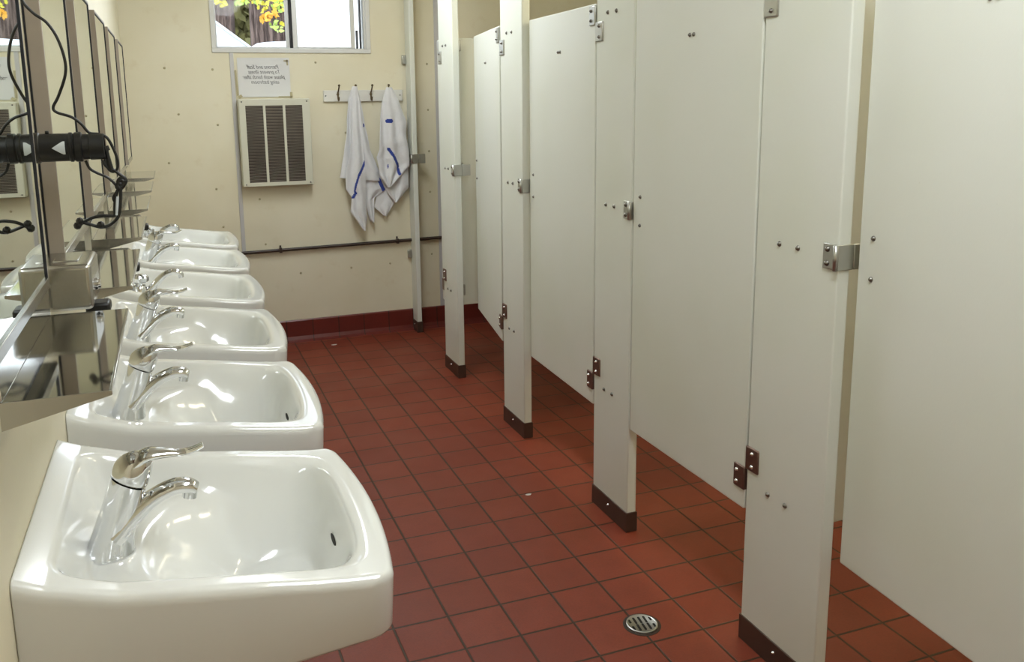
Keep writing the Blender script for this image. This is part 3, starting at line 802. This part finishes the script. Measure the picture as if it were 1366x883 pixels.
# ------------------------------------------------------------------ floor drain and scraps
root = tag(empty('floor_drain', (4.08, -1.50, 0)), 'round metal floor drain with slotted grate near the stall posts', 'drain')
m = MB(); m.lathe((0, 0, 0), (0, 0, 1), [(-.02, .33), (.006, .33), (.008, .27)], 40); q = m.build('sunken_surround', 'pipe', root, smooth='auto')
R_ = .275
m = MB(); n_ = 48
rg = [[(r_*math.cos(2*math.pi*k/n_), r_*math.sin(2*math.pi*k/n_), z) for k in range(n_)] for r_, z in ((R_, .0), (R_, .03), (R_-.02, .036), (R_-.035, .028), (.001, .026))]
m.rings(rg, cap=False); m.build('grate', 'hinge', root, smooth='auto')
an = math.radians(-8)
for row in (-1, 1):
    for k in range(-2, 3):
        cx, cy = k*.095, row*.10
        hl = .075 if abs(k) < 2 else .035
        m = MB(); pts = []
        for q in range(16):
            th = 2*math.pi*q/16; x = .022*math.cos(th); y = .022*math.sin(th)+(hl if math.sin(th) > 0 else -hl)
            X, Y = cx+x, cy+y; pts.append((X*math.cos(an)-Y*math.sin(an), X*math.sin(an)+Y*math.cos(an)))
        m.prism(pts, 2, .024, .0295); m.build('grate_slot', 'hole', root)
for (x, y, sx, sy, lab) in ((4.22, 3.92, .07, .04, 'small white paper scrap on the red floor before the third post'), (2.35, 18.37, .10, .05, 'tiny pale scrap on the red floor near the back wall')):
    m = MB(); pts = [(sx*math.cos(q)*(1+.2*math.sin(3*q)), sy*math.sin(q)) for q in [2*math.pi*k/14 for k in range(14)]]
    m.prism(pts, 2, 0.001, .012); tag(m.build('paper_scrap', 'scrap', origin=(x, y, 0)), lab, 'paper scrap')

# ------------------------------------------------------------------ outside the window
random.seed(5)
gz = -2
m = MB(); m.box(-120, 160, YB+2, 260, gz-1, gz); struct(m.build('ground', 'earth'))
def trunk(xa, xb, Y, lab, seed):
    a = onY(Y, xa, 30).x; b = onY(Y, xb, 30).x; c = (a+b)/2; r_ = (b-a)/2; m = MB(); rg = []
    for j in range(26):
        z = gz+j*4.0; k = 1+.5*math.exp(-j*.7); ring = []
        for i in range(48):
            q = 2*math.pi*i/48; rr = r_*k*(1+.10*math.sin(9*q+seed)+.05*math.sin(17*q+j*.2+seed)+.06*noise.noise(Vector((math.cos(q)*2, math.sin(q)*2, z*.05+seed))))
            ring.append((rr*math.cos(q), rr*math.sin(q), z-gz))
        rg.append(ring)
    m.rings(rg); tag(m.build('tree_trunk', 'bark', origin=(c, Y, gz), smooth=True), lab, 'tree', 'tree trunks outside the window')
trunk(282, 311, 120, 'grey brown tree trunk at the left side of the window view', 1)
trunk(334, 364, 110, 'reddish brown tree trunk in the middle of the clear window pane', 2)
trunk(364, 392, 135, 'darker tree trunk right of the reddish one, by the window divider', 3)
def leaves(name, lab, cat, clusters, mats, size, group=None, stems=True, seed=1, kind=None):
    random.seed(seed); cx = sum(c[0] for c in clusters)/len(clusters); cz = sum(c[2] for c in clusters)/len(clusters); cy = sum(c[1] for c in clusters)/len(clusters)
    m = MB()
    for (x, y, z, rad, n_, mi) in clusters:
        for _ in range(n_):
            p = Vector((x+random.gauss(0, rad), y+random.gauss(0, rad), z+random.gauss(0, rad*.7)))-Vector((cx, cy, cz))
            a = Vector((random.gauss(0, 1), random.gauss(0, .6), random.gauss(0, 1))).normalized(); b = a.cross(Vector((random.gauss(0, .3), 1, random.gauss(0, .3)))).normalized()
            s_ = size*random.uniform(.7, 1.3); q = len(m.v)
            P = [p-a*s_, p-a*.3*s_+b*.55*s_, p+a*.2*s_+b*.45*s_, p+a*s_, p+a*.2*s_-b*.45*s_, p-a*.3*s_-b*.55*s_]
            m.v += [tuple(v) for v in P]; m.f.append(tuple(range(q, q+6))); m.mi.append(mi)
    o = m.build(name, mats, origin=(cx, cy, cz)); tag(o, lab, cat, group, kind); return o
def cl(x, y, Y, rad, n_, mi): p = onY(Y, x, y); return (p.x, Y, p.z, rad, n_, mi)
br = leaves('maple_branch', 'branch of yellow, orange and green leaves hanging outside the window', 'branch',
       [cl(294, -2, 40, .25, 14, 0), cl(300, 3, 40, .12, 5, 0), cl(322, 3, 40, .15, 8, 2), cl(334, -3, 40, .35, 18, 0), cl(345, 1, 40, .2, 8, 2), cl(352, 9, 40, .2, 12, 0), cl(366, 4, 40, .3, 20, 0),
        cl(374, 10, 40, .22, 12, 2), cl(357, 22, 40, .16, 14, 1), cl(352, 26, 40, .12, 9, 1), cl(368, 20, 40, .1, 6, 1), cl(365, 32, 40, .12, 5, 2), cl(371, 38, 40, .12, 8, 2), cl(375, 30, 40, .1, 4, 0)], ['leaf_y', 'leaf_o', 'leaf_g'], .17, seed=3)
m = MB()
o0 = Vector(br.location)/U
for A_ in ([(290, -25), (318, -4), (332, 12)], [(330, -25), (352, 0), (360, 20), (352, 26)], [(352, 0), (368, 18), (372, 38)]):
    m.tube(spline([tuple(onY(40.05, *p)-o0) for p in A_], 6), .03, 6)
m.build('twig', 'bark', br, smooth=True)
sh = []
random.seed(9)
for k in range(60):
    x = 270+random.random()*130; y = -60+random.random()*125; p = onY(170+random.random()*20, x, y); sh.append((p.x, p.y, p.z, 2.6, 50, 0))
leaves('forest_undergrowth', 'dark olive forest foliage filling the background between the trunks', 'foliage', sh, ['shrub'], 1.1, seed=6, kind='stuff')
# white canvas roofs
a, b, c_ = onY(60, 250, 2), onY(60, 336, 66), onY(60, 250, 90)
m = MB(); rz = a.z-b.z
def rel(p): return (p[0]-a.x, p[1]-60, p[2]-gz)
m.prism([(0, a.z-gz), (b.x-a.x, b.z-gz), (b.x-a.x, 0), (a.x-b.x, 0), (a.x-b.x, b.z-gz)], 1, 0, 8); q = tag(m.build('canvas_tent', 'tent', origin=(a.x, 60, gz)), 'pale canvas tent with a sloping roof outside at the lower left of the window', 'tent')
m = MB(); m.prism([(-.1, a.z-gz+.12), (b.x-a.x+.3, b.z-gz-.1), (b.x-a.x+.3, b.z-gz-.3), (-.1, a.z-gz-.1)], 1, -.6, 8.3); m.build('roof_edge', 'whitemark', q)
p0, p1 = onY(75, 338, 56), onY(75, 392, 66)
m = MB(); W_ = p1.x-p0.x; Zt = p0.z-gz
m.prism([(0, Zt-.5), (.35, Zt-.12), (1.2, Zt), (W_, Zt+.15), (W_, 0), (0, 0)], 1, 0, 6); tag(m.build('white_van_roof', 'tent', origin=(p0.x, 75, gz)), 'low white rounded roof outside, right part of the clear pane', 'vehicle')
